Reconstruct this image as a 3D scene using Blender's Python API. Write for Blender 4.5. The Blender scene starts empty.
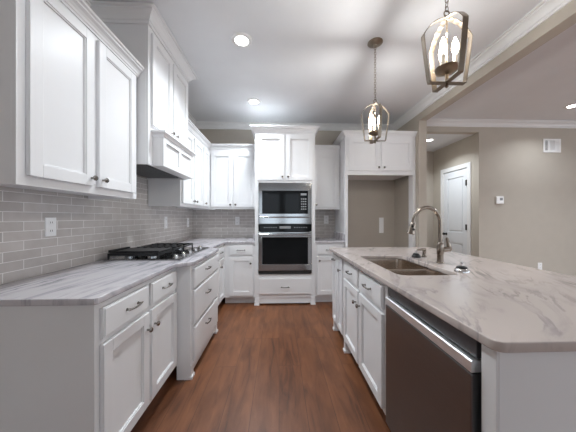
import bpy, bmesh, math, random
from mathutils import Vector, Matrix
random.seed(7)
S = bpy.context.scene
COL = S.collection
PI = math.pi
CEIL = 2.83

# ------------------------------------------------------------ camera, world, light
cam_d = bpy.data.cameras.new('camera'); cam = bpy.data.objects.new('camera', cam_d); COL.objects.link(cam)
cam_d.lens = 15.0; cam_d.sensor_width = 36.0; cam_d.shift_y = 1 / 576; cam_d.clip_start = 0.02
cam.location = (0, 0, 1.26); cam.rotation_euler = (PI / 2, 0, -math.atan(9 / 240))
S.camera = cam
S.view_settings.view_transform = 'Standard'; S.view_settings.look = 'None'
S.view_settings.gamma = 1; S.view_settings.use_curve_mapping = False
S.view_settings.exposure = 0.42

W = bpy.data.worlds.new('daylight'); S.world = W; W.use_nodes = True
bg = W.node_tree.nodes['Background']; bg.inputs[0].default_value = (.75, .87, 1, 1); bg.inputs[1].default_value = 1.0

def area(name, loc, rot, sx, sy, power, col=(1, 1, 1), shape='RECTANGLE', spread=PI):
    l = bpy.data.lights.new(name, 'AREA'); l.shape = shape; l.size = sx; l.size_y = sy
    l.energy = power; l.color = col; l.spread = spread
    o = bpy.data.objects.new(name, l); COL.objects.link(o); o.location = loc; o.rotation_euler = rot
    return o
WIN = [(-0.95, 0.05), (0.25, 1.25), (2.7, 3.9), (4.2, 5.4), (5.7, 6.9)]      # windows of the wall behind the camera
P_WIN, P_SIDE, P_DOWN, P_PEND = 3, 16, 16, 13
ADDED_SIDE = [(-3.6, -2.0), (-1.5, .1), (.6, 2.2)]       # unseen windows added to the living room's right-hand wall for side light
for a, b in WIN:
    area('window_daylight', ((a + b) / 2, -4.42, 1.45), (PI / 2, 0, 0), b - a - .06, 1.8, P_WIN * (2 if a > 2 else 1), (.86, .94, 1))
for a, b in ADDED_SIDE:
    area('window_daylight', (7.52, (a + b) / 2, 1.45), (PI / 2 + .25, 0, PI / 2), b - a - .06, 1.8, P_SIDE, (.92, .96, 1))  # lamps added at the unseen side windows to brighten left fronts and ceiling

# ------------------------------------------------------------ materials
def new_mat(name):
    m = bpy.data.materials.new(name); m.use_nodes = True
    nt = m.node_tree; return m, nt, nt.nodes['Principled BSDF']
def srgb(r, g, b):
    f = lambda c: ((c / 255 + .055) / 1.055) ** 2.4 if c > 10 else c / 255 / 12.92
    return (f(r), f(g), f(b), 1)
def N(nt, kind, **kw):
    n = nt.nodes.new(kind)
    for k, v in kw.items():
        if k in n.inputs: n.inputs[k].default_value = v
        else: setattr(n, k, v)
    return n
def ramp(nt, fac, stops):
    r = nt.nodes.new('ShaderNodeValToRGB'); e = r.color_ramp.elements
    while len(e) < len(stops): e.new(.5)
    for i, (p, c) in enumerate(stops): e[i].position = p; e[i].color = c
    nt.links.new(fac, r.inputs[0]); return r
def plain(name, col, rough=.4, metal=0, vary=.02, scale=6, coat=0, bump=0, bscale=200):
    m, nt, b = new_mat(name)
    tc = nt.nodes.new('ShaderNodeTexCoord')
    nz = N(nt, 'ShaderNodeTexNoise', Scale=scale, Detail=3.0); nt.links.new(tc.outputs['Object'], nz.inputs['Vector'])
    lo = tuple(max(0, c * (1 - vary)) for c in col[:3]) + (1,); hi = tuple(min(1, c * (1 + vary)) for c in col[:3]) + (1,)
    r = ramp(nt, nz.outputs[0], [(.3, lo), (.7, hi)]); nt.links.new(r.outputs[0], b.inputs['Base Color'])
    b.inputs['Roughness'].default_value = rough; b.inputs['Metallic'].default_value = metal
    b.inputs['Coat Weight'].default_value = coat
    if bump:
        n2 = N(nt, 'ShaderNodeTexNoise', Scale=bscale); nt.links.new(tc.outputs['Object'], n2.inputs['Vector'])
        bp = N(nt, 'ShaderNodeBump', Strength=bump, Distance=.002); nt.links.new(n2.outputs[0], bp.inputs['Height'])
        nt.links.new(bp.outputs[0], b.inputs['Normal'])
    return m
def emit(name, col, strength):
    m, nt, b = new_mat(name); b.inputs['Base Color'].default_value = col
    b.inputs['Emission Color'].default_value = col; b.inputs['Emission Strength'].default_value = strength
    return m
M = {}
M['white'] = plain('white_cabinet_paint', (.80, .80, .81), .38, vary=.01)
M['trim'] = plain('white_trim_paint', (.80, .80, .80), .4, vary=.01)
M['door'] = plain('white_door_paint', (.76, .78, .81), .4, vary=.01)
M['wall'] = plain('taupe_wall_paint', srgb(184, 176, 165), .75, vary=.02, bump=.1)
M['ceil'] = plain('ceiling_paint', (.76, .775, .80), .9, vary=.01)
M['plate'] = plain('white_plastic', (.9, .9, .9), .3, vary=.01)
M['dark'] = plain('dark_slot', (.02, .02, .02), .5)
M['toe'] = plain('shadowed_board', (.55, .55, .55), .6)
M['nickel'] = plain('brushed_nickel', (.32, .275, .235), .24, 1, .05, 40)
M['knob'] = plain('satin_nickel_pull', (.27, .25, .23), .25, 1, .05, 40)
M['bronze'] = plain('antique_nickel_lantern', (.30, .255, .205), .28, 1, .08, 30)
M['chrome'] = plain('chrome', (.75, .75, .76), .08, 1, .01)
M['iron'] = plain('black_cast_iron', (.008, .008, .009), .42, 0, .2, 60, bump=.2)
M['rubber'] = plain('black_rubber', (.01, .01, .01), .45)
M['bglass'] = plain('black_oven_glass', (.008, .009, .01), .05, 0, .1, 3)
M['bglass'].node_tree.nodes['Principled BSDF'].inputs['Specular IOR Level'].default_value = .15
M['button'] = plain('grey_print', (.25, .26, .27), .4)
M['hinge'] = plain('black_hinge', (.03, .03, .03), .4, .6)
M['bulb'] = emit('lit_bulb', (1, .86, .66, 1), 30)
M['lens'] = emit('lit_downlight_lens', (1, .98, .95, 1), 14)
M['candle'] = plain('white_candle_sleeve', (.85, .82, .76), .4)

def brushed(name, col, rough, stretch=(1, 1, 80), aniso=.4):
    m, nt, b = new_mat(name)
    tc = nt.nodes.new('ShaderNodeTexCoord'); mp = N(nt, 'ShaderNodeMapping', Scale=stretch)
    nt.links.new(tc.outputs['Object'], mp.inputs[0])
    nz = N(nt, 'ShaderNodeTexNoise', Scale=12.0, Detail=4.0); nt.links.new(mp.outputs[0], nz.inputs['Vector'])
    r = ramp(nt, nz.outputs[0], [(.3, tuple(c * .92 for c in col) + (1,)), (.7, tuple(min(1, c * 1.06) for c in col) + (1,))])
    nt.links.new(r.outputs[0], b.inputs['Base Color'])
    b.inputs['Metallic'].default_value = 1; b.inputs['Roughness'].default_value = rough
    return m
M['steel'] = brushed('brushed_stainless', (.44, .45, .46), .13)
M['dwsteel'] = brushed('dark_stainless', (.22, .225, .235), .30)
M['dwbar'] = brushed('light_stainless_bar', (.85, .85, .86), .42)
M['charcoal'] = plain('charcoal_panel', (.055, .055, .06), .35)
M['sink'] = brushed('satin_sink_steel', (.55, .47, .40), .24, (1, 60, 1))

# subway tile: the brick pattern runs along U (wall direction) and Z
def tile_mat(name, axis):
    m, nt, b = new_mat(name)
    tc = nt.nodes.new('ShaderNodeTexCoord'); sx = nt.nodes.new('ShaderNodeSeparateXYZ'); cx = nt.nodes.new('ShaderNodeCombineXYZ')
    nt.links.new(tc.outputs['Object'], sx.inputs[0])
    nt.links.new(sx.outputs[axis], cx.inputs[0]); nt.links.new(sx.outputs[2], cx.inputs[1])
    mp = N(nt, 'ShaderNodeMapping', Location=(.04, -.914 + .0535 * 18, 0)); nt.links.new(cx.outputs[0], mp.inputs[0])
    br = N(nt, 'ShaderNodeTexBrick', offset=.5, squash=1.0)
    for k, v in (('Scale', 1.0), ('Mortar Size', .0021), ('Mortar Smooth', .2), ('Bias', 0.0), ('Brick Width', .206), ('Row Height', .0535)):
        br.inputs[k].default_value = v
    br.inputs['Color1'].default_value = srgb(190, 184, 180); br.inputs['Color2'].default_value = srgb(204, 198, 194)
    br.inputs['Mortar'].default_value = srgb(238, 236, 234)
    nt.links.new(mp.outputs[0], br.inputs['Vector'])
    nz = N(nt, 'ShaderNodeTexNoise', Scale=14.0, Detail=3.0); nt.links.new(tc.outputs['Object'], nz.inputs['Vector'])
    mx = N(nt, 'ShaderNodeMixRGB', blend_type='OVERLAY'); mx.inputs[0].default_value = .18
    nt.links.new(br.outputs[0], mx.inputs[1]); nt.links.new(nz.outputs[0], mx.inputs[2])
    nt.links.new(mx.outputs[0], b.inputs['Base Color'])
    rr = ramp(nt, br.outputs['Fac'], [(0, (.2, .2, .2, 1)), (1, (.7, .7, .7, 1))]); nt.links.new(rr.outputs[0], b.inputs['Roughness'])
    bp = N(nt, 'ShaderNodeBump', Strength=.5, Distance=.002, invert=True); nt.links.new(br.outputs['Fac'], bp.inputs['Height'])
    nt.links.new(bp.outputs[0], b.inputs['Normal'])
    return m
M['tile_side'] = tile_mat('grey_subway_tile_side', 1)
M['tile_back'] = tile_mat('grey_subway_tile_back', 0)

def plank_mat():
    m, nt, b = new_mat('walnut_plank_floor')
    tc = nt.nodes.new('ShaderNodeTexCoord'); sx = nt.nodes.new('ShaderNodeSeparateXYZ'); cx = nt.nodes.new('ShaderNodeCombineXYZ')
    nt.links.new(tc.outputs['Object'], sx.inputs[0]); nt.links.new(sx.outputs[1], cx.inputs[0]); nt.links.new(sx.outputs[0], cx.inputs[1])
    br = N(nt, 'ShaderNodeTexBrick', offset=.37, offset_frequency=3, squash=1.0)
    for k, v in (('Scale', 1.0), ('Mortar Size', .0022), ('Mortar Smooth', .3), ('Bias', 0.0), ('Brick Width', 1.25), ('Row Height', .18)):
        br.inputs[k].default_value = v
    br.inputs['Color1'].default_value = (.0, .0, .0, 1); br.inputs['Color2'].default_value = (1, 1, 1, 1); br.inputs['Mortar'].default_value = (.5, .5, .5, 1)
    nt.links.new(cx.outputs[0], br.inputs['Vector'])
    mp = N(nt, 'ShaderNodeMapping', Scale=(1.2, 8, 1)); nt.links.new(cx.outputs[0], mp.inputs[0])
    ad = N(nt, 'ShaderNodeVectorMath', operation='MULTIPLY_ADD'); ad.inputs[1].default_value = (7, 3, 5)
    nt.links.new(br.outputs[0], ad.inputs[0]); nt.links.new(mp.outputs[0], ad.inputs[2])
    nz = N(nt, 'ShaderNodeTexNoise', Scale=1.6, Detail=8.0, Roughness=.62, Distortion=.9); nt.links.new(ad.outputs[0], nz.inputs['Vector'])
    gr = ramp(nt, nz.outputs[0], [(.25, srgb(70, 39, 23)), (.42, srgb(110, 67, 41)), (.58, srgb(123, 77, 48)), (.8, srgb(140, 91, 60))])
    m1 = N(nt, 'ShaderNodeMixRGB', blend_type='MULTIPLY'); m1.inputs[0].default_value = 1
    tone = ramp(nt, br.outputs[0], [(0, (.84, .82, .80, 1)), (1, (1.04, 1.03, 1.0, 1))])
    nt.links.new(gr.outputs[0], m1.inputs[1]); nt.links.new(tone.outputs[0], m1.inputs[2])
    # broad darker figure patches
    mp2 = N(nt, 'ShaderNodeMapping', Scale=(1.6, 5, 1)); nt.links.new(cx.outputs[0], mp2.inputs[0])
    n2 = N(nt, 'ShaderNodeTexNoise', Scale=1.7, Detail=4.0); nt.links.new(mp2.outputs[0], n2.inputs['Vector'])
    pt = ramp(nt, n2.outputs[0], [(.36, (.72, .70, .70, 1)), (.52, (1, 1, 1, 1))])
    m3 = N(nt, 'ShaderNodeMixRGB', blend_type='MULTIPLY'); m3.inputs[0].default_value = 1
    nt.links.new(m1.outputs[0], m3.inputs[1]); nt.links.new(pt.outputs[0], m3.inputs[2])
    m2 = N(nt, 'ShaderNodeMixRGB', blend_type='MIX'); m2.inputs[2].default_value = srgb(62, 36, 24)
    sc = N(nt, 'ShaderNodeMath', operation='MULTIPLY'); sc.inputs[1].default_value = .7; nt.links.new(br.outputs['Fac'], sc.inputs[0])
    nt.links.new(sc.outputs[0], m2.inputs[0]); nt.links.new(m3.outputs[0], m2.inputs[1])
    nt.links.new(m2.outputs[0], b.inputs['Base Color']); b.inputs['Roughness'].default_value = .42
    return m
M['floor'] = plank_mat()

def stone_mat(name, base, mid, dark, rot, stretch):
    m, nt, b = new_mat(name)
    tc = nt.nodes.new('ShaderNodeTexCoord')
    mp0 = N(nt, 'ShaderNodeMapping', Rotation=(0, 0, rot)); nt.links.new(tc.outputs['Object'], mp0.inputs[0])
    mp = N(nt, 'ShaderNodeMapping', Scale=stretch); nt.links.new(mp0.outputs[0], mp.inputs[0])
    nz = N(nt, 'ShaderNodeTexNoise', Scale=2.2, Detail=9.0, Roughness=.6, Distortion=1.1); nt.links.new(mp.outputs[0], nz.inputs['Vector'])
    r1 = ramp(nt, nz.outputs[0], [(.30, mid), (.46, base), (.60, base), (.72, mid)])
    mpb = N(nt, 'ShaderNodeMapping', Scale=(stretch[0] * 1.3, stretch[1] * .8, 1), Location=(3.1, 1.7, 0)); nt.links.new(mp0.outputs[0], mpb.inputs[0])
    n2 = N(nt, 'ShaderNodeTexNoise', Scale=1.5, Detail=6.0, Roughness=.55, Distortion=1.6); nt.links.new(mpb.outputs[0], n2.inputs['Vector'])
    v = ramp(nt, n2.outputs[0], [(.47, (0, 0, 0, 1)), (.495, (.75, .75, .75, 1)), (.51, (.6, .6, .6, 1)), (.545, (0, 0, 0, 1))])
    n3 = N(nt, 'ShaderNodeTexNoise', Scale=3.0); nt.links.new(mp0.outputs[0], n3.inputs['Vector'])
    k = ramp(nt, n3.outputs[0], [(.42, (0, 0, 0, 1)), (.62, (1, 1, 1, 1))])
    mul = N(nt, 'ShaderNodeMath', operation='MULTIPLY'); nt.links.new(v.outputs[0], mul.inputs[0]); nt.links.new(k.outputs[0], mul.inputs[1])
    mx = N(nt, 'ShaderNodeMixRGB'); mx.inputs[2].default_value = dark
    nt.links.new(mul.outputs[0], mx.inputs[0]); nt.links.new(r1.outputs[0], mx.inputs[1])
    nt.links.new(mx.outputs[0], b.inputs['Base Color']); b.inputs['Roughness'].default_value = .16
    return m
M['stone_l'] = stone_mat('grey_streaked_marble', srgb(198, 194, 198), srgb(152, 150, 158), srgb(100, 101, 110), .12, (5.0, .7, 1))
M['stone_i'] = stone_mat('pale_veined_marble', srgb(196, 185, 180), srgb(178, 168, 165), srgb(128, 122, 124), .55, (2.6, 1.0, 1))

# ------------------------------------------------------------ mesh helpers
class MB:
    def __init__(s): s.v = []; s.f = []; s.sm = []
    def add(s, vs, fs, smooth=False):
        o = len(s.v); s.v += [tuple(v) for v in vs]
        for f in fs: s.f.append([i + o for i in f]); s.sm.append(smooth)
        return s
    def box(s, x0, x1, y0, y1, z0, z1):
        vs = [(x, y, z) for z in (z0, z1) for x, y in ((x0, y0), (x1, y0), (x1, y1), (x0, y1))]
        return s.add(vs, [(3, 2, 1, 0), (4, 5, 6, 7), (0, 1, 5, 4), (1, 2, 6, 5), (2, 3, 7, 6), (3, 0, 4, 7)])
    def prism(s, pts, z0, z1):
        n = len(pts); vs = [(x, y, z0) for x, y in pts] + [(x, y, z1) for x, y in pts]
        return s.add(vs, [tuple(range(n))[::-1], tuple(range(n, 2 * n))] + [(i, (i + 1) % n, n + (i + 1) % n, n + i) for i in range(n)])
    def extrude_y(s, pts, y0, y1):      # profile in XZ, swept along Y
        n = len(pts); vs = [(x, y0, z) for x, z in pts] + [(x, y1, z) for x, z in pts]
        return s.add(vs, [tuple(range(n)), tuple(range(n, 2 * n))[::-1]] + [(i, n + i, n + (i + 1) % n, (i + 1) % n) for i in range(n)])
    def tube(s, pts, r, n=12, cap=True):
        pts = [Vector(p) for p in pts]; rs = r if isinstance(r, (list, tuple)) else [r] * len(pts)
        rings = []; up = None
        for i, p in enumerate(pts):
            t = (pts[min(i + 1, len(pts) - 1)] - pts[max(i - 1, 0)]).normalized()
            if up is None: up = Vector((0, 0, 1)) if abs(t.z) < .9 else Vector((1, 0, 0))
            a = t.cross(up).normalized(); b2 = a.cross(t).normalized(); up = b2
            rings.append([p + a * rs[i] * math.cos(2 * PI * k / n) + b2 * rs[i] * math.sin(2 * PI * k / n) for k in range(n)])
        vs = [v for rg in rings for v in rg]; fs = []
        for i in range(len(pts) - 1):
            for k in range(n): fs.append((i * n + k, i * n + (k + 1) % n, (i + 1) * n + (k + 1) % n, (i + 1) * n + k))
        if cap: fs += [tuple(range(n))[::-1], tuple(range((len(pts) - 1) * n, len(pts) * n))]
        return s.add(vs, fs, True)
    def lathe(s, prof, c=(0, 0, 0), axis='z', n=24):   # prof: (radius, height)
        vs = []
        for r, h in prof:
            for k in range(n):
                a = 2 * PI * k / n; q = (r * math.cos(a), r * math.sin(a), h)
                if axis == 'y': q = (q[0], -h, q[1])        # grows toward -y
                elif axis == 'x': q = (h, q[0], q[1])
                vs.append((q[0] + c[0], q[1] + c[1], q[2] + c[2]))
        fs = []
        for i in range(len(prof) - 1):
            for k in range(n): fs.append((i * n + k, i * n + (k + 1) % n, (i + 1) * n + (k + 1) % n, (i + 1) * n + k))
        fs += [tuple(range(n))[::-1], tuple(range((len(prof) - 1) * n, len(prof) * n))]
        return s.add(vs, fs, True)
    def torus(s, c, R, r, m, stretch=0, n=14, k=6):   # m: 3x3 orientation
        vs = []; fs = []
        for i in range(n):
            a = 2 * PI * i / n
            for j in range(k):
                b = 2 * PI * j / k
                q = Vector(((R + r * math.cos(b)) * math.cos(a), (R + r * math.cos(b)) * math.sin(a), r * math.sin(b)))
                q.y += stretch * (1 if math.sin(a) > 0 else -1) * (abs(math.sin(a)) > .01)
                vs.append(Vector(c) + m @ q)
        for i in range(n):
            for j in range(k): fs.append((i * k + j, ((i + 1) % n) * k + j, ((i + 1) % n) * k + (j + 1) % k, i * k + (j + 1) % k))
        return s.add(vs, fs, True)
    def sweep(s, path, prof, closed=False):   # prof: (out, z); out goes to the right of the path
        P = [Vector(p) for p in path]; n = len(P); rings = []
        for i in range(n):
            d0 = (P[i] - P[i - 1]).normalized() if i > 0 else None
            d1 = (P[i + 1] - P[i]).normalized() if i < n - 1 else None
            d0 = d0 or d1; d1 = d1 or d0
            r0 = Vector((d0.y, -d0.x)); r1 = Vector((d1.y, -d1.x))
            m = r0 + r1; m = m / max(.05, m.dot(r0))
            rings.append([(P[i].x + m.x * o, P[i].y + m.y * o, z) for o, z in prof])
        k = len(prof); vs = [v for r in rings for v in r]; fs = []
        for i in range(n - 1):
            for j in range(k): fs.append((i * k + j, i * k + (j + 1) % k, (i + 1) * k + (j + 1) % k, (i + 1) * k + j))
        fs += [tuple(range(k)), tuple(range((n - 1) * k, n * k))[::-1]]
        return s.add(vs, fs)
    def build(s, name, mat, parent=None, bevel=.0012, kind=None, origin=True):
        me = bpy.data.meshes.new(name); off = Vector((0, 0, 0))
        if parent is None and kind is None and origin:
            xs, ys, zs = zip(*s.v); off = Vector(((min(xs) + max(xs)) / 2, (min(ys) + max(ys)) / 2, min(zs)))
        me.from_pydata([Vector(v) - off for v in s.v], [], s.f)
        bm = bmesh.new(); bm.from_mesh(me); bmesh.ops.recalc_face_normals(bm, faces=bm.faces); bm.to_mesh(me); bm.free()
        for p, q in zip(me.polygons, s.sm): p.use_smooth = q
        if any(s.sm): me.set_sharp_from_angle(angle=math.radians(40))
        me.materials.append(mat)
        o = bpy.data.objects.new(name, me); COL.objects.link(o); o.location = off
        if parent is not None: o.parent = parent
        if kind: o['kind'] = kind
        if bevel:
            b = o.modifiers.new('edge', 'BEVEL'); b.width = bevel; b.segments = 2; b.limit_method = 'ANGLE'; b.angle_limit = math.radians(50)
        return o
def tag(o, label, cat, group=None):
    o['label'] = label; o['category'] = cat
    if group: o['group'] = group
    return o
def thing(name, label, cat, loc, rz=0, group=None):
    o = bpy.data.objects.new(name, None); COL.objects.link(o); o.location = loc; o.rotation_euler = (0, 0, rz); o.empty_display_size = .1
    return tag(o, label, cat, group)
def outline(name, polys, z0, z1, mat, bev=.004):    # filled outline with holes, rounded arris
    cu = bpy.data.curves.new(name, 'CURVE'); cu.dimensions = '2D'; cu.fill_mode = 'BOTH'
    h = (z1 - z0) / 2; cu.extrude = h - bev; cu.bevel_depth = bev; cu.bevel_resolution = 2; cu.offset = -bev
    for pts in polys:
        sp = cu.splines.new('POLY'); sp.points.add(len(pts) - 1); sp.use_cyclic_u = True
        for p, q in zip(sp.points, pts): p.co = (q[0], q[1], 0, 1)
    t = bpy.data.objects.new('tmp', cu); COL.objects.link(t); bpy.context.view_layer.update()
    me = bpy.data.meshes.new_from_object(t.evaluated_get(bpy.context.evaluated_depsgraph_get()))
    bpy.data.objects.remove(t); bpy.data.curves.remove(cu)
    me.name = name; me.materials.clear(); me.materials.append(mat)
    me.polygons.foreach_set('use_smooth', [True] * len(me.polygons)); me.set_sharp_from_angle(angle=math.radians(35))
    o = bpy.data.objects.new(name, me); COL.objects.link(o); o.location = (0, 0, (z0 + z1) / 2)
    return o
def rrect(x0, x1, y0, y1, r, n=6):
    out = []
    for cx, cy, a0 in ((x1 - r, y1 - r, 0), (x0 + r, y1 - r, 90), (x0 + r, y0 + r, 180), (x1 - r, y0 + r, 270)):
        for i in range(n + 1):
            a = math.radians(a0 + 90 * i / n); out.append((cx + r * math.cos(a), cy + r * math.sin(a)))
    return out

# ------------------------------------------------------------ the setting
LW, BW, KW = -1.44, 4.08, 2.0          # left wall, back wall, kitchen side wall (face)
KW2, PY = 2.115, 3.36                  # its far face; where the side wall ends and the opening begins
LY, HX, HY, HC = 3.82, 3.28, 4.98, 2.65   # living wall, hall side wall, hall end, hall ceiling
RW, RB = 7.6, -4.5                     # right wall and the wall behind the camera
MB().box(LW - .1, RW + .1, RB - .1, HY + .1, -.1, 0).build('floor', M['floor'], kind='structure', bevel=0)
MB().box(LW - .1, RW + .1, RB - .1, LY, CEIL, CEIL + .1).box(LW - .1, KW2, LY, BW + .1, CEIL, CEIL + .1).build('ceiling', M['ceil'], kind='structure', bevel=0)
MB().box(KW2, HX, LY + .1, HY, HC, HC + .1).build('ceiling_hall', M['ceil'], kind='structure', bevel=0)
MB().box(LW - .1, LW, RB - .1, BW + .1, 0, CEIL).build('wall_left', M['wall'], kind='structure', bevel=0)
MB().box(LW, KW, BW, BW + .1, 0, CEIL).build('wall_back', M['wall'], kind='structure', bevel=0)
MB().box(KW, KW2, PY, HY + .1, 0, CEIL).build('wall_right', M['wall'], kind='structure', bevel=.003)
MB().box(KW, KW2, RB, PY, 2.64, CEIL).build('beam', M['wall'], kind='structure', bevel=.003)
MB().box(HX, RW, LY, LY + .1, 0, CEIL).build('wall_living', M['wall'], kind='structure', bevel=.003)
MB().box(KW2, HX, LY, LY + .1, HC, CEIL).build('wall_header', M['wall'], kind='structure', bevel=0)
DY0, DY1, DZ = 4.055, 4.665, 2.13      # hall door opening
for nm, y0, y1, z0 in (('near', LY + .1, DY0, 0), ('beyond', DY1, HY, 0), ('over_door', DY0, DY1, DZ)):
    MB().box(HX, HX + .1, y0, y1, z0, HC).build('wall_hall_' + nm, M['wall'], kind='structure', bevel=0)
MB().box(KW2, HX + .1, HY, HY + .1, 0, HC).build('wall_hall_end', M['wall'], kind='structure', bevel=0)
wb = MB(); y = RB
for a, b in ADDED_SIDE:
    wb.box(RW, RW + .1, y, a, 0, CEIL).box(RW, RW + .1, a, b, 0, .5).box(RW, RW + .1, a, b, 2.4, CEIL); y = b
wb.box(RW, RW + .1, y, LY + .1, 0, CEIL).build('wall_far_right', M['wall'], kind='structure', bevel=0)
for i, (a, b) in enumerate(ADDED_SIDE):
    w = MB()
    w.box(RW + .02, RW + .08, a, a + .05, .5, 2.4).box(RW + .02, RW + .08, b - .05, b, .5, 2.4).box(RW + .02, RW + .08, a, b, .5, .55).box(RW + .02, RW + .08, a, b, 2.35, 2.4).box(RW + .02, RW + .08, a, b, 1.43, 1.47)
    for y0, y1, z0, z1 in ((a - .09, a, .41, 2.49), (b, b + .09, .41, 2.49), (a, b, 2.4, 2.49), (a, b, .41, .5)):
        w.box(RW - .02, RW, y0, y1, z0, z1)
    w.build('window_%d' % (i + 6), M['trim'], kind='structure')  # frames of the added side windows, out of view
wb = MB(); x = LW
for a, b in WIN:
    wb.box(x, a, RB - .1, RB, 0, CEIL).box(a, b, RB - .1, RB, 0, .5).box(a, b, RB - .1, RB, 2.4, CEIL); x = b
wb.box(x, RW, RB - .1, RB, 0, CEIL).build('wall_front', M['wall'], kind='structure', bevel=0)
for i, (a, b) in enumerate(WIN):
    w = MB()
    w.box(a, a + .05, RB - .08, RB - .02, .5, 2.4).box(b - .05, b, RB - .08, RB - .02, .5, 2.4)
    w.box(a, b, RB - .08, RB - .02, .5, .55).box(a, b, RB - .08, RB - .02, 2.35, 2.4).box(a, b, RB - .08, RB - .02, 1.43, 1.47)
    for x0, x1, z0, z1 in ((a - .09, a, .41, 2.49), (b, b + .09, .41, 2.49), (a, b, 2.4, 2.49), (a, b, .41, .5)):
        w.box(x0, x1, RB, RB + .02, z0, z1)
    w.build('window_%d' % (i + 1), M['trim'], kind='structure')

CROWN = [(0, -.094), (.012, -.094), (.012, -.072), (.022, -.068), (.030, -.052), (.044, -.036), (.060, -.026), (.067, -.024), (.067, -.012), (.087, -.010), (.087, 0), (0, 0)]
CABCROWN = [(0, -.076), (.009, -.076), (.009, -.064), (.014, -.060), (.017, -.048), (.026, -.036), (.038, -.028), (.040, -.028), (.040, -.017), (.049, -.014), (.052, -.012), (.052, 0), (0, 0)]
def crown(path, z, name, kind='structure', sc=1.0, mat='trim', parent=None, prof=CROWN):
    return MB().sweep(path, [(o * sc, z + h * sc) for o, h in prof]).build(name, M[mat], parent, bevel=0, kind=kind)
BY0, BY1, BX = 1.875, 2.665, -1.0      # the tall range-hood cabinet
crown([(LW, RB), (LW, BY0 - .005)], CEIL, 'trim_1')
crown([(LW, BY1 + .005), (LW, BW), (KW, BW), (KW, RB)], CEIL, 'trim_2')
crown([(KW2, RB), (KW2, LY), (RW, LY), (RW, RB)], CEIL, 'trim_3')
BASEB = [(0, 0), (.016, 0), (.016, .11), (.008, .13), (0, .135)]
for nm, path in (('living', [(HX, LY + .1), (HX, LY), (RW, LY)]), ('hall', [(KW2, HY), (HX, HY), (HX, DY1 + .08)]),
                 ('kitchen', [(LW, RB + .02), (LW, 1.03)]), ('post', [(KW, PY), (KW2, PY), (KW2, HY)][::-1])):
    MB().sweep(path, BASEB).build('baseboard_' + nm, M['trim'], kind='structure', bevel=0)

# tile
MB().box(LW, LW + .008, 1.03, BW, .914, 1.95).build('backsplash_left', M['tile_side'], kind='structure', bevel=0)
MB().box(LW + .008, -.346, BW - .008, BW, .914, 1.46).build('backsplash_back', M['tile_back'], kind='structure', bevel=0)
MB().box(.521, .955, BW - .008, BW, .914, 1.46).build('backsplash_corner', M['tile_back'], kind='structure', bevel=0)

# hall door with two recessed panels
def two_panel_door():
    w = (DY1 - DY0) / 2; t = DZ
    a, b = -w + .015, w - .015; st = .095; d0, d1 = .002, .04
    m = MB()
    m.box(a, a + st, d0, d1, .01, t - .018).box(b - st, b, d0, d1, .01, t - .018)
    for z0, z1 in ((.01, .22), (.78, .98), (t - .14, t - .018)): m.box(a + st, b - st, d0, d1, z0, z1)
    for z0, z1 in ((.22, .78), (.98, t - .14)):
        m.box(a + st, b - st, d0 + .014, d1, z0, z1); m.box(a + st + .03, b - st - .03, d0 + .006, d1, z0 + .03, z1 - .03)
    r = m.build('door_1', M['door'], kind='structure', bevel=.003); r.location = (HX, (DY0 + DY1) / 2, 0); r.rotation_euler = (0, 0, -PI / 2)
    c = MB(); cw = .075
    c.box(-w - cw, -w, -.012, 0, 0, t + cw).box(w, w + cw, -.012, 0, 0, t + cw).box(-w, w, -.012, 0, t, t + cw)
    c.build('casing', M['trim'], r)
    for q in (MB().box(-w, -w + .012, .001, .1, 0, t), MB().box(w - .012, w, .001, .1, 0, t), MB().box(-w + .012, w - .012, .001, .1, t - .012, t)): q.build('jamb', M['trim'], r)
    for z in (.28, 1.08, 1.86):
        MB().box(b - .020, b + .012, d0 - .020, d0 + .003, z - .05, z + .05).build('hinge', M['hinge'], r)
    k = MB().lathe([(.026, 0), (.026, .006), (.011, .010), (.011, .035), (.024, .042), (.028, .055), (.022, .068), (.005, .072)], (a + .06, d0, .93), 'y').build('door_knob', M['hinge'], r)
    k['label'] = 'dark round door knob'
two_panel_door()

# ------------------------------------------------------------ cabinets
# local frame of a cabinet: x along its width, front of the face frame at y=0 (faces -y), back at y=d
def knob(parent, x, z, y=-.021):
    return MB().lathe([(.006, 0), (.0055, .012), (.008, .016), (.0145, .019), (.0155, .025), (.012, .030), (.004, .032)], (x, y, z), 'y', 14).build('knob', M['knob'], parent, bevel=0)
def pull(parent, x, z, L=.11, y=-.021):
    m = MB(); h = L / 2
    pts = []
    for i in range(13):
        t = -1 + i / 6; pts.append((x + t * (h + .008), y - .028 + .010 * t * t, z))
    m.tube(pts, [.004 + .0015 * (1 - abs(-1 + i / 6)) for i in range(13)], 10)
    for s_ in (-1, 1):
        m.tube([(x + s_ * h * .86, y + .001, z), (x + s_ * h * .86, y - .021, z)], .0052, 10)
        m.lathe([(.008, 0), (.008, .003), (.005, .004)], (x + s_ * h * .86, y, z), 'y', 12)
    return m.build('pull', M['knob'], parent, bevel=0)
def door(root, x0, x1, z0, z1, k=None, p=None, rail=.058, name='door'):
    m = MB(); f, b = -.021, -.001
    m.box(x0, x0 + rail, f, b, z0, z1).box(x1 - rail, x1, f, b, z0, z1)
    m.box(x0 + rail, x1 - rail, f, b, z0, z0 + rail).box(x0 + rail, x1 - rail, f, b, z1 - rail, z1)
    a, c, e, g, w = x0 + rail, x1 - rail, z0 + rail, z1 - rail, .007
    m.box(a, a + w, f + .005, b, e, g).box(c - w, c, f + .005, b, e, g).box(a + w, c - w, f + .005, b, e, e + w).box(a + w, c - w, f + .005, b, g - w, g)
    m.box(a + w, c - w, f + .012, b, e + w, g - w)
    o = m.build(name, M['white'], root, bevel=.002)
    if k: knob(o, *k)
    if p: pull(o, *p)
    return o
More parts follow.
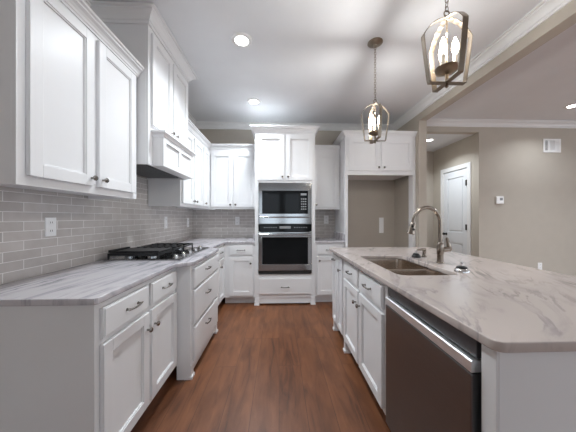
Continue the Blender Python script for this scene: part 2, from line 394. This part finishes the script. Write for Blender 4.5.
def drawer(root, x0, x1, z0, z1, p=None, k=None):
    m = MB().box(x0, x1, -.016, -.001, z0, z1).box(x0 + .008, x1 - .008, -.021, -.016, z0 + .008, z1 - .008)
    o = m.build('drawer', M['white'], root, bevel=.002)
    if p is None: p = ((x0 + x1) / 2, (z0 + z1) / 2)
    pull(o, *p)
    return o
TB, CT = .105, .884    # toe height, underside of the worktop
def base_cabinet(label, loc, rz, w, d, group='base cabinets', kick=True, end=None, name='base_cabinet'):
    r = thing(name, label, 'cabinet', loc, rz, group)
    c = MB().box(0, .018, .019, d, TB, CT).box(w - .018, w, .019, d, TB, CT).box(.018, w - .018, d - .012, d, TB, CT).box(.018, w - .018, .019, d - .012, TB, TB + .018)
    c.build('carcass', M['white'], r)
    MB().box(0, w, 0, .019, TB, CT).build('face_frame', M['white'], r)
    if kick:
        MB().box(0, w, .075, .09, 0, TB).box(0, .018, .09, d, 0, TB).box(w - .018, w, .09, d, 0, TB).build('toe_kick', M['white'], r)
    return r
def upper_cabinet(label, loc, rz, w, d, h, group='wall cabinets', name='wall_cabinet'):
    r = thing(name, label, 'cabinet', loc, rz, group)
    MB().box(0, .016, .019, d, 0, h).box(w - .016, w, .019, d, 0, h).box(.016, w - .016, .019, d, .022, .04).box(.016, w - .016, .019, d, h - .018, h).box(.016, w - .016, d - .01, d, .04, h - .018).build('carcass', M['white'], r)
    MB().box(0, w, 0, .019, 0, h).build('face_frame', M['white'], r)
    return r
def cab_crown(root, w, d, z, left=True, right=True, sc=1):
    path = ([(0, d)] if left else []) + [(0, 0), (w, 0)] + ([(w, d)] if right else [])
    crown(path, z, 'crown_moulding', None, sc, 'white', root, CABCROWN)

Q = PI / 2
# --- left run, base
L1 = base_cabinet('white base cabinet nearest the camera with two drawers over two doors', (-.798, 1.07, 0), Q, .815, .63)
e = L1
drawer(e, .028, .402, .715, .855, (.235, .787)); drawer(e, .432, .792, .715, .855, (.612, .787))
door(e, .028, .402, .135, .69, k=(.375, .595)); door(e, .432, .792, .135, .69, k=(.46, .595))
MB().box(-.004, 0, -.002, .63, 0, CT).build('end_panel', M['white'], e)
L2 = base_cabinet('white cabinet bumped out under the cooktop with three wide drawers', (-.685, 1.887, 0), Q, .79, .74, kick=False)
drawer(L2, .035, .755, .70, .855, (.36, .79)); drawer(L2, .035, .755, .41, .68, (.36, .575)); drawer(L2, .035, .755, .12, .39, (.36, .30))
MB().box(.02, .77, .012, .03, .02, TB).build('toe_board', M['white'], L2)
for x0 in (0, .735):
    MB().box(x0, x0 + .055, -.004, .05, 0, TB).box(x0 - .006 if x0 == 0 else x0 - .004, x0 + .061, -.012, .05, 0, .022).build('foot', M['white'], L2)
MB().box(-.003, 0, 0, .105, 0, CT).build('side_panel', M['white'], L2)
L3 = base_cabinet('white corner base cabinet beyond the cooktop drawers', (-.79, 2.681, 0), Q, .786, .635)
drawer(L3, .30, .75, .715, .855, (.53, .787)); door(L3, .46, .75, .135, .69, k=(.50, .60)); door(L3, .05, .43, .135, .69)
BB = base_cabinet('white base cabinet against the back wall just left of the oven tower', (-.788, 3.47, 0), 0, .440, .6)
drawer(BB, .08, .415, .715, .855, (.247, .787)); door(BB, .08, .415, .135, .69, k=(.385, .60))
RBc = base_cabinet('white base cabinet between the oven tower and the refrigerator niche', (.523, 3.47, 0), 0, .430, .6)
drawer(RBc, .03, .40, .715, .855); door(RBc, .03, .40, .135, .69, k=(.06, .63))

# --- oven tower
TX0, TW, TY = -.345, .865, 3.44
T = thing('oven_tower_cabinet', 'tall white cabinet tower holding the microwave and the oven', 'cabinet', (TX0, TY, 0), 0)
TD = .63; TH_ = 2.47
c = MB().box(0, .02, .02, TD, 0, TH_).box(TW - .02, TW, .02, TD, 0, TH_).box(.02, TW - .02, TD - .012, TD, 0, TH_)
for z in (.42, 1.745, TH_ - .02): c.box(.02, TW - .02, .02, TD - .012, z, z + .02)
c.build('carcass', M['white'], T)
fr = MB().box(0, .06, 0, .02, TB, TH_).box(TW - .06, TW, 0, .02, TB, TH_).box(.06, TW - .06, 0, .02, TB, .44).box(.06, TW - .06, 0, .02, 1.752, TH_)
fr.build('face_frame', M['white'], T)
door(T, .04, TW / 2 - .012, 1.785, 2.435, k=(TW / 2 - .04, 1.83)); door(T, TW / 2 + .012, TW - .04, 1.785, 2.435, k=(TW / 2 + .04, 1.83))
drawer(T, .06, TW - .06, .155, .385, (TW / 2, .26), )
MB().box(.05, TW - .05, .012, .03, .02, TB).build('toe_board', M['white'], T)
for x0 in (0, TW - .06):
    MB().box(x0, x0 + .06, -.004, .05, 0, TB).box(x0 - .006, x0 + .066, -.012, .05, 0, .022).build('foot', M['white'], T)
cab_crown(T, TW, TD, 2.553, sc=1.15)

# --- refrigerator surround
FX0, FW = .957, 1.041
Fz = thing('refrigerator_surround', 'white surround with two doors above the empty refrigerator niche', 'cabinet', (FX0, TY, 0), 0)
MB().box(0, .04, 0, TD, 0, 2.43).build('side_panel', M['white'], Fz); MB().box(FW - .04, FW, 0, .12, 0, 2.43).build('side_panel', M['white'], Fz)
MB().box(.04, FW - .04, .02, TD, 1.89, 2.43).build('carcass', M['white'], Fz)
MB().box(.04, FW - .04, 0, .02, 1.87, 2.43).build('face_frame', M['white'], Fz)
door(Fz, .05, FW / 2 - .012, 1.93, 2.39, k=(FW / 2 - .04, 1.975)); door(Fz, FW / 2 + .012, FW - .05, 1.93, 2.39, k=(FW / 2 + .04, 1.975))
cab_crown(Fz, FW, TD, 2.50, True, False, .95)

# --- wall cabinets
A = upper_cabinet('white wall cabinet nearest the camera on the left wall with two doors', (-1.08, 1.027, 1.395), Q, .835, .345, .955)
door(A, .036, .395,   .042, .91, k=(.37, .085)); door(A, .432, .795, .042, .91, k=(.457, .085))
cab_crown(A, .835, .345, 1.005, True, True)
Bc = thing('range_hood_cabinet', 'tall white hood cabinet over the cooktop reaching the ceiling', 'cabinet', (BX, BY0, 1.665), Q)
bw = BY1 - BY0; bh = CEIL - .005 - 1.665; bd = .425
MB().box(0, .018, .019, bd, 0, bh).box(bw - .018, bw, .019, bd, 0, bh).box(.018, bw - .018, .019, bd, .26, .28).box(.018, bw - .018, bd - .012, bd, .28, bh).build('carcass', M['white'], Bc)
MB().box(0, bw, 0, .019, 0, bh).build('face_frame', M['white'], Bc)
door(Bc, .035, bw / 2 - .015, .315, 1.03, k=(bw / 2 - .045, .355)); door(Bc, bw / 2 + .015, bw - .035, .315, 1.03, k=(bw / 2 + .045, .355))
crown([(0, bd), (0, 0), (bw, 0), (bw, bd)], bh, 'crown_moulding', None, 1, 'white', Bc)
v = MB(); vx0, vx1, vf = .065, bw - .065, -.085
v.box(vx0, vx1, vf + .014, 0, 0, .235)
v.box(vx0, vx1, vf, vf + .014, 0, .05).box(vx0, vx1, vf, vf + .014, .195, .235)
for a, b in ((vx0, vx0 + .05), ((vx0 + vx1) / 2 - .025, (vx0 + vx1) / 2 + .025), (vx1 - .05, vx1)): v.box(a, b, vf, vf + .014, .05, .195)
va = v.build('valance', M['white'], Bc, bevel=.002)
MB().sweep([(vx0, 0), (vx0, vf), (vx1, vf), (vx1, 0)], [(0, .235), (.006, .235), (.008, .245), (.02, .258), (.026, .262), (.026, .275), (0, .275)]).build('cap_moulding', M['white'], va, bevel=0)
hi = thing('hood_insert', 'grey metal range hood insert set up inside the white hood cabinet', 'range hood', (BX - bd / 2, (BY0 + BY1) / 2, 1.668), Q)
MB().box(-.36, .36, -.17, .20, .012, .25).build('hood_body', M['steel'], hi)
fm = MB()
for i in range(24): fm.box(-.33 + i * .028, -.33 + i * .028 + .016, -.14, .17, .004, .012)
fm.build('filter', M['dwsteel'], hi, bevel=0)
C1 = upper_cabinet('white wall cabinet tucked behind the hood cabinet on the left wall', (-1.08, 2.668, 1.38), Q, .762, .345, .93)
door(C1, .036, .365, .035, .872, k=(.335, .075)); door(C1, .40, .735, .035, .872, k=(.43, .075))
C2 = upper_cabinet('narrow white wall cabinet in the corner with a single visible door', (-1.08, 3.431, 1.38), Q, .63, .345, .93)
door(C2, .02, .285, .035, .872, k=(.05, .075))
U1 = upper_cabinet('white two door wall cabinet on the back wall left of the tower', (-1.079, 3.745, 1.38), 0, .732, .32, .93)
door(U1, .035, .36, .035, .872, k=(.332, .07)); door(U1, .385, .71, .035, .872, k=(.413, .07))
tag(crown([(-1.08, 2.67), (-1.08, 3.744), (-.347, 3.744)], 2.378, 'crown_moulding', 'x', 1, 'white', None, CABCROWN), 'white crown moulding running round the corner above the left and back wall cabinets', 'moulding')
U2 = upper_cabinet('white single door wall cabinet between the tower and the refrigerator surround', (.523, 3.745, 1.38), 0, .431, .32, .93)
door(U2, .03, .40, .035, .872, k=(.06, .07))
cab_crown(U2, .431, .3, .998, False, False)

# ------------------------------------------------------------ worktops
wt = outline('worktop', [[(-1.43, 1.05), (-.785, 1.05), (-.776, 1.06), (-.770, 1.79), (-.745, 1.83), (-.682, 1.868), (-.66, 1.905), (-.66, 2.66), (-.68, 2.70), (-.745, 2.735), (-.765, 2.77), (-.765, 3.425), (-.745, 3.445), (-.348, 3.445), (-.348, 4.07), (-1.43, 4.07)]], CT, .914, M['stone_l'])
tag(wt, 'grey streaked marble worktop turning the corner along the left wall', 'countertop')
wr = outline('worktop', [[(.522, 3.445), (.954, 3.445), (.954, 4.07), (.522, 4.07)]], CT, .914, M['stone_l'])
tag(wr, 'small marble worktop between the oven tower and the refrigerator niche', 'countertop')
SX0, SX1, SY0, SY1 = .715, 1.095, 1.395, 2.12
wi = outline('worktop', [[(px + (.037 * (2.705 - py) / 2.065 if px < 1 else 0), py) for px, py in rrect(.562, 1.73, .638, 2.705, .03)], rrect(SX0, SX1, SY0, SY1, .06)], CT, .914, M['stone_i'])
tag(wi, 'pale veined marble island worktop with a sink cut into it', 'countertop')
tag(MB().box(-.368, -.349, 3.47, 4.07, .914, 1.015).build('side_splash', M['stone_l']), 'low marble side splash standing against the left of the oven tower', 'side splash', 'marble side splashes')
tag(MB().box(.934, .953, 3.47, 4.07, .914, 1.015).build('side_splash', M['stone_l']), 'low marble side splash standing against the refrigerator surround', 'side splash', 'marble side splashes')

# ------------------------------------------------------------ island
IX = .620
S1 = base_cabinet('white island sink cabinet with two drawer fronts over two doors', (IX, 2.25, 0), -Q, .905, .60, 'island cabinets', name='island_cabinet')
drawer(S1, .035, .43, .715, .855, (.245, .79)); drawer(S1, .465, .865, .715, .855, (.655, .79))
door(S1, .035, .43, .135, .69, k=(.403, .60)); door(S1, .465, .865, .135, .69, k=(.492, .60))
S2 = base_cabinet('white island cabinet farthest from the camera with tall narrow doors', (IX, 2.69, 0), -Q, .437, .60, 'island cabinets', name='island_cabinet')
door(S2, .02, .205, .135, .855, p=(.112, .80, .09), rail=.045); door(S2, .225, .417, .135, .855, k=(.37, .74), rail=.045)
for rt, xx in ((S1, .0), (S2, .0)):
    MB().box(xx, xx + .05, -.006, .07, 0, TB).box(xx - .004, xx + .056, -.016, .07, 0, .022).build('foot', M['white'], rt)
E1 = thing('island_end_panel', 'white panel closing the near end of the island beside the dishwasher', 'panel', (1.1, .665, 0))
MB().box(IX - 1.1, .55, -.01, .042, 0, CT).build('panel', M['white'], E1, bevel=.003)
MB().box(IX - 1.1 - .006, IX - 1.1 + .0, -.01, .042, 0, CT).build('stile', M['white'], E1, bevel=.002)
E2 = MB().box(1.23, 1.25, .72, 2.69, 0, CT).box(1.25, 1.43, 2.0, 2.05, 0, CT).box(1.25, 1.43, 1.2, 1.25, 0, CT)
tag(E2.build('island_back_panel', M['white']), 'white panel along the seating side of the island under the overhang', 'panel')

# dishwasher
DW = thing('dishwasher', 'dark stainless dishwasher built into the island under the worktop', 'dishwasher', (IX, 1.023, 0), -Q)
dw = .305
MB().box(-.298, .298, .03, .57, .02, .875).build('tub', M['dark'], DW)
MB().box(-.300, .300, -.024, .03, .115, .772).build('door', M['dwsteel'], DW, bevel=.004)
MB().box(-.300, .300, -.006, .03, .819, .876).build('control_panel', M['charcoal'], DW, bevel=.002)
MB().extrude_y([(0, 0)] * 0 + [(-.024, .777), (.03, .777), (.03, .814), (-.020, .814), (-.024, .810)], -.3, .3).build('tmp', M['dwbar'], DW, bevel=0).name = 'handle_bar'
hb = bpy.data.objects['handle_bar']; hb.data.transform(Matrix.Rotation(-PI / 2, 4, 'Z')); hb.data.transform(Matrix.Scale(-1, 4, (0, 1, 0)))
hb.data.flip_normals()
MB().box(-.300, .300, .05, .07, .01, .105).build('toe_panel', M['dark'], DW)

# ------------------------------------------------------------ sink and what stands round it
sk = thing('kitchen_sink', 'undermount stainless double bowl sink set in the island', 'sink', ((SX0 + SX1) / 2, (SY0 + SY1) / 2, .68))
ox, oy = (SX0 + SX1) / 2, (SY0 + SY1) / 2
def bowl(x0, x1, y0, y1, zb, zt):
    m = MB(); n = len(rrect(0, 1, 0, 1, .1)); rings = []
    for ins, z, rr in ((-.012, zt, .062), (0, zt, .055), (0.002, zt - .02, .055), (.006, zb + .03, .055), (.014, zb + .008, .05), (.04, zb, .04)):
        rings.append([(p[0] - ox, p[1] - oy, z - .68) for p in rrect(x0 + ins, x1 - ins, y0 + ins, y1 - ins, rr)])
    vs = [q for r in rings for q in r]
    fs = [(i * n + k, i * n + (k + 1) % n, (i + 1) * n + (k + 1) % n, (i + 1) * n + k) for i in range(len(rings) - 1) for k in range(n)]
    fs.append(tuple(range((len(rings) - 1) * n, len(rings) * n)))
    m.add(vs, fs, True)
    o = m.build('bowl', M['sink'], sk, bevel=0)
    so = o.modifiers.new('thick', 'SOLIDIFY'); so.thickness = .002; so.offset = 0
    cx, cy = (x0 + x1) / 2 - ox, (y0 + y1) / 2 - oy
    MB().lathe([(.055, 0), (.055, .003), (.04, .004), (.036, .001), (.006, .001)], (cx, cy, zb - .68 + .001)).build('drain', M['chrome'], o, bevel=0)
SD = 1.70
bowl(SX0 - .006, SX1 + .006, SD + .016, SY1 + .006, .69, .879)
bowl(SX0 - .006, SX1 + .006, SY0 - .006, SD - .016, .71, .879)
MB().box(SX0 - ox - .01, SX1 - ox + .01, SD - oy - .014, SD - oy + .014, .165, .199).build('divider', M['sink'], sk, bevel=.004)

fc = thing('kitchen_faucet', 'tall brushed nickel gooseneck faucet with side lever behind the sink', 'faucet', (1.215, 1.765, .914))
MB().lathe([(.027, 0), (.027, .006), (.022, .010), (.021, .06), (.022, .068), (.0235, .072), (.0235, .135), (.021, .148), (.0165, .156)], n=28).build('faucet_body', M['nickel'], fc, bevel=0)
pts = [(0, 0, .15), (0, 0, .22), (0, 0, .27)]
R = .104; cx = -.104
for i in range(0, 15):
    a = math.radians(0 + i * 12.5); pts.append((cx + R * math.cos(a), 0,   .30 + R * 1.13 * math.sin(a)))
pts += [(cx - R - .004, 0, .285)]
MB().tube(pts, .0145, 16).build('gooseneck_spout', M['nickel'], fc, bevel=0)
hd = MB().tube([(-.2085, 0, .30), (-.213, 0, .285), (-.222, 0, .25), (-.228, 0, .222), (-.229, 0, .219)], [.017, .021, .025, .029, .025], 18).build('spray_head', M['nickel'], fc, bevel=0)
for z, dx in ((.278, -.0105), (.253, -.0045)):
    MB().lathe([(.0085, 0), (.0085, .004), (.006, .006)], (-.218 + dx + .003, -.021, z), 'y', 12).build('button', M['rubber'], hd, bevel=0)
lv = MB().tube([(.015, 0, .10), (.04, 0, .102), (.066, 0, .104)], [.021, .021, .019], 16)
lv.tube([(.064, 0, .088), (.070, 0, .10), (.064, 0, .14), (.052, 0, .185), (.048, 0, .19)], [.013, .018, .014, .009, .005], 12)
lv.build('lever', M['nickel'], fc, bevel=0)

sd = thing('soap_dispenser', 'brushed nickel soap dispenser pump standing behind the sink', 'soap dispenser', (1.255, 2.03, .914))
MB().lathe([(.021, 0), (.021, .006), (.016, .012), (.014, .04), (.016, .045), (.016, .052)]).build('pump_body', M['nickel'], sd, bevel=0)
MB().tube([(0, 0, .05), (0, 0, .062)], .007, 10).tube([(.012, 0, .064), (-.02, 0, .066), (-.06, 0, .06), (-.066, 0, .05)], [.012, .011, .007, .006], 12).build('pump_spout', M['nickel'], sd, bevel=0)
def strainer(name, label, loc, r, mt):
    t = thing(name, label, 'sink strainer', loc, 0, 'sink strainers')
    MB().lathe([(r, 0), (r, .006), (r * .96, .012), (r * .75, .022)], n=28).build('rim', M[mt], t, bevel=0)
    MB().lathe([(r * .74, .0221), (r * .66, .032), (r * .4, .036), (r * .3, .036)], n=24).build('cap', M['rubber'], t, bevel=0)
    MB().lathe([(.005, .036), (.005, .052), (.010, .055), (.010, .061), (.004, .063)], n=14).build('stem', M['chrome'], t, bevel=0)
strainer('sink_strainer', 'chrome sink strainer with black cap standing nearest the camera beside the faucet', (1.155, 1.475, .914), .042, 'chrome')
strainer('sink_strainer', 'black sink strainer standing on the island next to the soap dispenser', (1.178, 2.02, .914), .036, 'rubber')

# ------------------------------------------------------------ cooktop
CX0, CX1, CY0, CY1 = -1.365, -.775, 1.92, 2.715
ck = thing('gas_cooktop', 'stainless gas cooktop with black cast iron grates and griddle', 'cooktop', ((CX0 + CX1) / 2, (CY0 + CY1) / 2, .914))
hx, hy = (CX1 - CX0) / 2, (CY1 - CY0) / 2
MB().box(-hx, hx, -hy, hy, .0, .010).box(-hx + .015, hx - .015, -hy + .015, hy - .015, .010, .013).build('cook_plate', M['steel'], ck, bevel=.004)
gx0, gx1 = -hx + .02, hx - .175
third = (2 * hy - .03) / 3
for i in range(3):
    y0 = -hy + .012 + i * third; y1 = y0 + third - .004; m = MB()
    zt = .060; t = .012
    m.box(gx0, gx1, y0, y0 + t, zt - .02, zt).box(gx0, gx1, y1 - t, y1, zt - .02, zt).box(gx0, gx0 + t, y0 + t, y1 - t, zt - .02, zt).box(gx1 - t, gx1, y0 + t, y1 - t, zt - .02, zt)
    for xx in (gx0, gx0 + (gx1 - gx0) / 2 - t / 2, gx1 - t):
        for yy in (y0, y1 - t): m.box(xx, xx + t, yy, yy + t, .013, zt - .02)
    ym = (y0 + y1) / 2
    m.box(gx0 + t, gx1 - t, ym - t / 2, ym + t / 2, zt - .016, zt + .004)
    for k in range(1, 6):
        xx = gx0 + (gx1 - gx0) * k / 6 - t / 2; m.box(xx, xx + t, y0 + t, y1 - t, zt - .016, zt + .004)
    m.build('grate', M['iron'], ck, bevel=.003)
    for xx in ((gx0 + gx1) / 2,) if i == 1 else (gx0 + .11, gx1 - .11):
        b = MB().lathe([(.05, .013), (.05, .022), (.042, .026), (.03, .026)], (xx, ym, 0)).build('burner', M['steel'], ck, bevel=0)
        MB().lathe([(.036, .026), (.038, .034), (.03, .038), (.008, .039)], (xx, ym, 0)).build('burner_cap', M['iron'], b, bevel=0)
y0 = -hy + .012
g = MB().box(gx0 + .03, gx1 - .002, y0 + .004, y0 + third - .01, .0642, .072)
g.box(gx0 + .03, gx1 - .002, y0 + .004, y0 + .012, .072, .078).box(gx0 + .004, gx0 + .03, y0 + .004, y0 + third - .01, .0642, .084)
g.build('griddle', M['iron'], ck, bevel=.002)
for k in range(5):
    yy = -hy + .085 + k * .15
    b = MB().lathe([(.024, .013), (.024, .017), (.019, .019), (.0175, .032), (.015, .035), (.004, .0355)], (hx - .07, yy, 0), n=20)
    b.box(hx - .073, hx - .067, yy - .016, yy + .016, .035, .039)
    b.build('control_knob', M['chrome'], ck, bevel=0)

# ------------------------------------------------------------ microwave and oven
ovx = .0725; OW = .38
mwv = thing('microwave', 'stainless built in microwave with black glass above the oven', 'microwave', (ovx + .015, TY, 1.163), 0)
MB().box(-.36, .36, .022, .45, .02, .56).build('cabinet_box', M['dark'], mwv)
m = MB(); y0, y1 = -.024, -.002
m.box(-OW, OW, y0, y1, .47, .585).box(-OW, OW, y0, y1, 0, .145).box(-OW, -.325, y0, y1, .145, .47).box(.325, OW, y0, y1, .145, .47)
m.build('trim_kit', M['steel'], mwv, bevel=.003)
dr = MB().box(-.322, .2, -.032, -.004, .149, .466).build('door', M['bglass'], mwv, bevel=.003)
MB().box(-.27, .13, -.0335, -.032, .205, .425).build('window', M['bglass'], dr, bevel=0)
MB().box(.13, .322, 0, 0, 0, 0)
cp = MB().box(.203, .322, -.032, -.004, .149, .466).build('control_panel', M['bglass'], mwv, bevel=.003)
MB().box(.222, .305, -.0335, -.032, .405, .435).build('display', M['button'], cp, bevel=0)
bt = MB()
for i in range(3):
    for j in range(5): bt.box(.226 + i * .028, .246 + i * .028, -.0332, -.032, .20 + j * .036, .218 + j * .036)
bt.build('keypad', M['button'], cp, bevel=0)
MB().tube([(-.345, -.052, .095), (.345, -.052, .095)], .011, 14).box(-.335, -.315, -.05, -.02, .088, .102).box(.315, .335, -.05, -.02, .088, .102).build('handle', M['steel'], mwv, bevel=0)

ov = thing('wall_oven', 'stainless built in wall oven with black glass door below the microwave', 'oven', (ovx + .015, TY, .455), 0)
MB().box(-.36, .36, .022, .55, .02, .69).build('oven_box', M['dark'], ov)
m = MB().box(-OW, OW, y0, y1, .60, .703).build('control_panel', M['bglass'], ov, bevel=.002)
d2 = MB()
d2.box(-.08, .08, y0 - .0012, y0, .64, .675)
for i in range(6): d2.box(-.30 + i * .033, -.285 + i * .033, y0 - .001, y0, .65, .662).box(.13 + i * .033, .145 + i * .033, y0 - .001, y0, .65, .662)
d2.build('display', M['button'], m, bevel=0)
m = MB().box(-OW, OW, -.036, y1, .515, .592).box(-OW, OW, -.036, y1, .045, .135).box(-OW, -.325, -.036, y1, .135, .515).box(.325, OW, -.036, y1, .135, .515)
od = m.build('door', M['steel'], ov, bevel=.003)
MB().box(-.325, .325, -.034, -.004, .135, .515).build('window', M['bglass'], od, bevel=0)
MB().tube([(-.36, -.075, .56), (.36, -.075, .56)], .012, 14).box(-.335, -.312, -.072, -.035, .552, .568).box(.312, .335, -.072, -.035, .552, .568).build('handle', M['steel'], od, bevel=0)
MB().box(-OW, OW, y0, y1, 0, .04).build('vent_strip', M['dark'], ov)

# ------------------------------------------------------------ plates, vent, thermostat
def plate(label, loc, rz, w=.072, h=.117, kind='outlet', name='outlet'):
    r = thing(name, label, 'outlet' if kind == 'outlet' else 'wall plate', loc, rz, 'white wall plates')
    p = MB().box(-w / 2, w / 2, -.006, 0, 0, h).build('cover_plate', M['plate'], r, bevel=.002)
    if kind == 'outlet':
        for z in (h * .28, h * .72):
            MB().box(-.016, .016, -.008, -.006, z - .014, z + .014).build('receptacle', M['plate'], r, bevel=.001)
            MB().box(-.008, -.005, -.0085, -.0079, z - .004, z + .007).box(.005, .008, -.0085, -.0079, z - .004, z + .007).build('slot', M['dark'], r, bevel=0)
    else:
        MB().box(-.016, .016, -.009, -.006, h / 2 - .033, h / 2 + .033).build('rocker', M['plate'], r, bevel=.001)
TS = LW + .008
plate('white outlet on grey tile under the nearest wall cabinet', (TS, 1.558, 1.14), Q)
plate('white wall plate on grey tile behind the cooktop', (TS, 3.09, 1.115), Q, .072, .15)
plate('white wall plate on the left tile wall close to the corner', (TS, 3.83, 1.10), Q, .072, .145)
plate('white outlet on the back tile wall left of the oven tower', (-.70, BW - .008, 1.125), 0, .072, .14)
plate('white outlet on tile between oven tower and refrigerator niche', (.806, BW - .008, 1.145), 0, .078, .14)
plate('tall white wall plate inside the refrigerator niche', (1.765, BW, .985), 0, .078, .265, 'x', 'wall_plate')
plate('white outlet low on the taupe living room wall showing over the island edge', (4.32, LY, .385), 0, .072, .117)

vt = thing('air_vent', 'white louvred air vent high on the taupe living room wall', 'vent', (4.525, LY, 2.33))
m = MB().box(-.15, .15, -.012, 0, 0, .03).box(-.15, .15, -.012, 0, .195, .225).box(-.15, -.125, -.012, 0, .03, .195).box(.125, .15, -.012, 0, .03, .195).box(-.072, -.05, -.012, 0, .03, .195).box(.045, .06, -.012, 0, .03, .195)
m.build('vent_frame', M['plate'], vt)
MB().box(-.125, .06, -.003, 0, .03, .195).build('backing', M['dark'], vt, bevel=0)
m = MB()
for i in range(8): m.box(-.125, -.072, -.010, -.004, .034 + i * .02, .042 + i * .02)
m2 = MB()
for i in range(9): m2.box(-.048 + i * .0105, -.043 + i * .0105, -.010, -.004, .03, .195)
m3 = MB()
for i in range(8): m3.box(.06, .125, -.010, -.002, .032 + i * .0205, .050 + i * .0205)
for q in (m, m2, m3): q.build('louvre', M['plate'], vt, bevel=0)
th = thing('thermostat', 'small white thermostat with grey screen on the taupe wall', 'thermostat', (3.622, LY, 1.475))
MB().box(-.062, .062, -.024, 0, 0, .125).build('housing', M['plate'], th, bevel=.006)
MB().box(-.008, .04, -.0255, -.024, .058, .098).build('screen', M['button'], th, bevel=0)
MB().box(-.045, -.025, -.0265, -.024, .06, .072).box(-.045, -.025, -.0265, -.024, .08, .092).build('button', M['plate'], th, bevel=0)

# ------------------------------------------------------------ lamps
def downlight(label, x, y, z=CEIL, power=None, r=.075):
    t = thing('downlight', label, 'ceiling light', (x, y, z - .012), 0, 'recessed downlights')
    MB().lathe([(r * .78, .004), (r * .8, 0), (r + .012, .004), (r + .018, .012), (r * .78, .0119)], n=32).build('trim_ring', M['trim'], t, bevel=0)
    MB().lathe([(r * .8, .003), (r * .78, .010)], n=32).build('lens', M['lens'], t, bevel=0)
    l = area('downlight_glow', (x, y, z - .02), (0, 0, 0), r * 1.6, r * 1.6, power or P_DOWN, (.87, .945, 1), 'DISK', math.radians(135))
for x, y, lb in ((-.33, 2.14, 'round lit downlight in the kitchen ceiling nearest the hood cabinet'), (-.34, 3.27, 'round lit downlight in the kitchen ceiling in front of the oven tower'),
                 (-.33, .9, 'added downlight out of view in the kitchen ceiling over the near end of the aisle'),  # out of view, added only to help light the room
                 (4.13, 3.22, 'round lit downlight in the living room ceiling near the air vent'), (4.13, 1.2, 'added downlight out of view in the middle of the living room ceiling'),
                 (4.13, -1.2, 'added downlight out of view at the rear of the living room ceiling')):  # middle and rear living room downlights are unseen, added to light the room
    downlight(lb, x, y, power=P_DOWN * (.2 if 0 < y < 1 else .35 if x > 2 and y > 3 else 3.0 if x > 2 else .8 if y > 3 else .85))
downlight('round lit downlight in the low hallway ceiling', 2.70, 4.22, HC, P_DOWN * .6)

def pendant(label, x, y):
    t = thing('pendant_lantern', label, 'pendant light', (x, y, 1.935), 0, 'pendant lanterns')
    z0 = 1.935
    top = CEIL - z0
    MB().lathe([(.066, top), (.066, top - .006), (.05, top - .018), (.02, top - .026), (.012, top - .04), (.006, top - .042)][::-1], n=28).build('canopy', M['bronze'], t, bevel=0)
    ch = MB(); zc = .391; i = 0
    while zc < top - .045:
        m3 = Matrix.Rotation(PI / 2 * (i % 2), 3, 'Z') @ Matrix.Rotation(PI / 2, 3, 'X')
        ch.torus((0, 0, zc), .008, .0018, m3, .006); zc += .0225; i += 1
    ch.build('chain', M['bronze'], t, bevel=0)
    MB().torus((0, 0, .368), .014, .0035, Matrix.Rotation(PI / 2, 3, 'X')).lathe([(.012, .333), (.016, .338), (.012, .351), (.004, .356)]).build('hanging_loop', M['bronze'], t, bevel=0)
    w = .0135; th_ = .003
    prof = [(.010, .340), (.040, .334), (.068, .320), (.094, .297), (.116, .268), (.125, .252), (.125, .242), (.118, .18), (.104, .08), (.095, .018), (.090, .012)]
    for k in range(4):
        m = MB(); vs = []; n = len(prof)
        for i, (r, z) in enumerate(prof):
            a = Vector((prof[min(i + 1, n - 1)][0] - prof[max(i - 1, 0)][0], prof[min(i + 1, n - 1)][1] - prof[max(i - 1, 0)][1])).normalized()
            nx, nz = -a.y, a.x
            for sgn in (-1, 1):
                for s2 in (-1, 1):
                    vs.append(Matrix.Rotation(k * PI / 2, 3, 'Z') @ Vector((r + nx * th_ / 2 * sgn, s2 * w, z + nz * th_ / 2 * sgn)))
        fs = []
        for i in range(n - 1):
            b = i * 4
            for p, q in ((0, 1), (1, 3), (3, 2), (2, 0)): fs.append((b + p, b + q, b + 4 + q, b + 4 + p))
        fs += [(0, 2, 3, 1), ((n - 1) * 4, (n - 1) * 4 + 1, (n - 1) * 4 + 3, (n - 1) * 4 + 2)]
        m.add(vs, fs); m.build('strap', M['bronze'], t, bevel=0)
    MB().box(-.094, .094, -w, w, .009, .0125).build('cross_bar', M['bronze'], t, bevel=0)
    MB().box(-w, w, -.094, .094, .0128, .0163).build('cross_bar', M['bronze'], t, bevel=0)
    MB().lathe([(.004, -.012), (.009, -.006), (.007, .0), (.007, .009)]).build('finial', M['bronze'], t, bevel=0)
    MB().lathe([(.006, .0165), (.008, .03), (.008, .055), (.02, .06), (.05, .072), (.058, .086), (.054, .088), (.015, .08)]).build('dish', M['bronze'], t, bevel=0)
    MB().tube([(0, 0, .08), (0, 0, .336)], .004, 10).build('stem', M['bronze'], t, bevel=0)
    for k in range(3):
        a = PI / 2 + k * 2 * PI / 3; px, py = .036 * math.cos(a), .036 * math.sin(a)
        MB().tube([(px, py, .08), (px, py, .145)], .010, 12).build('candle_sleeve', M['candle'], t, bevel=0)
        MB().lathe([(.008, .145), (.010, .155), (.0155, .176), (.016, .187), (.012, .208), (.005, .228), (.001, .236)], (px, py, 0), n=14).build('bulb', M['bulb'], t, bevel=0)
    l = bpy.data.lights.new('pendant_glow', 'POINT'); l.energy = P_PEND; l.color = (.97, .97, .95); l.shadow_soft_size = .02
    o = bpy.data.objects.new('pendant_glow', l); COL.objects.link(o); o.location = (x, y, z0 + .27)
pendant('open strap pendant lantern nearest the camera hanging over the island', .86, 1.20)
pendant('open strap pendant lantern hanging over the far end of the island', .865, 2.13)
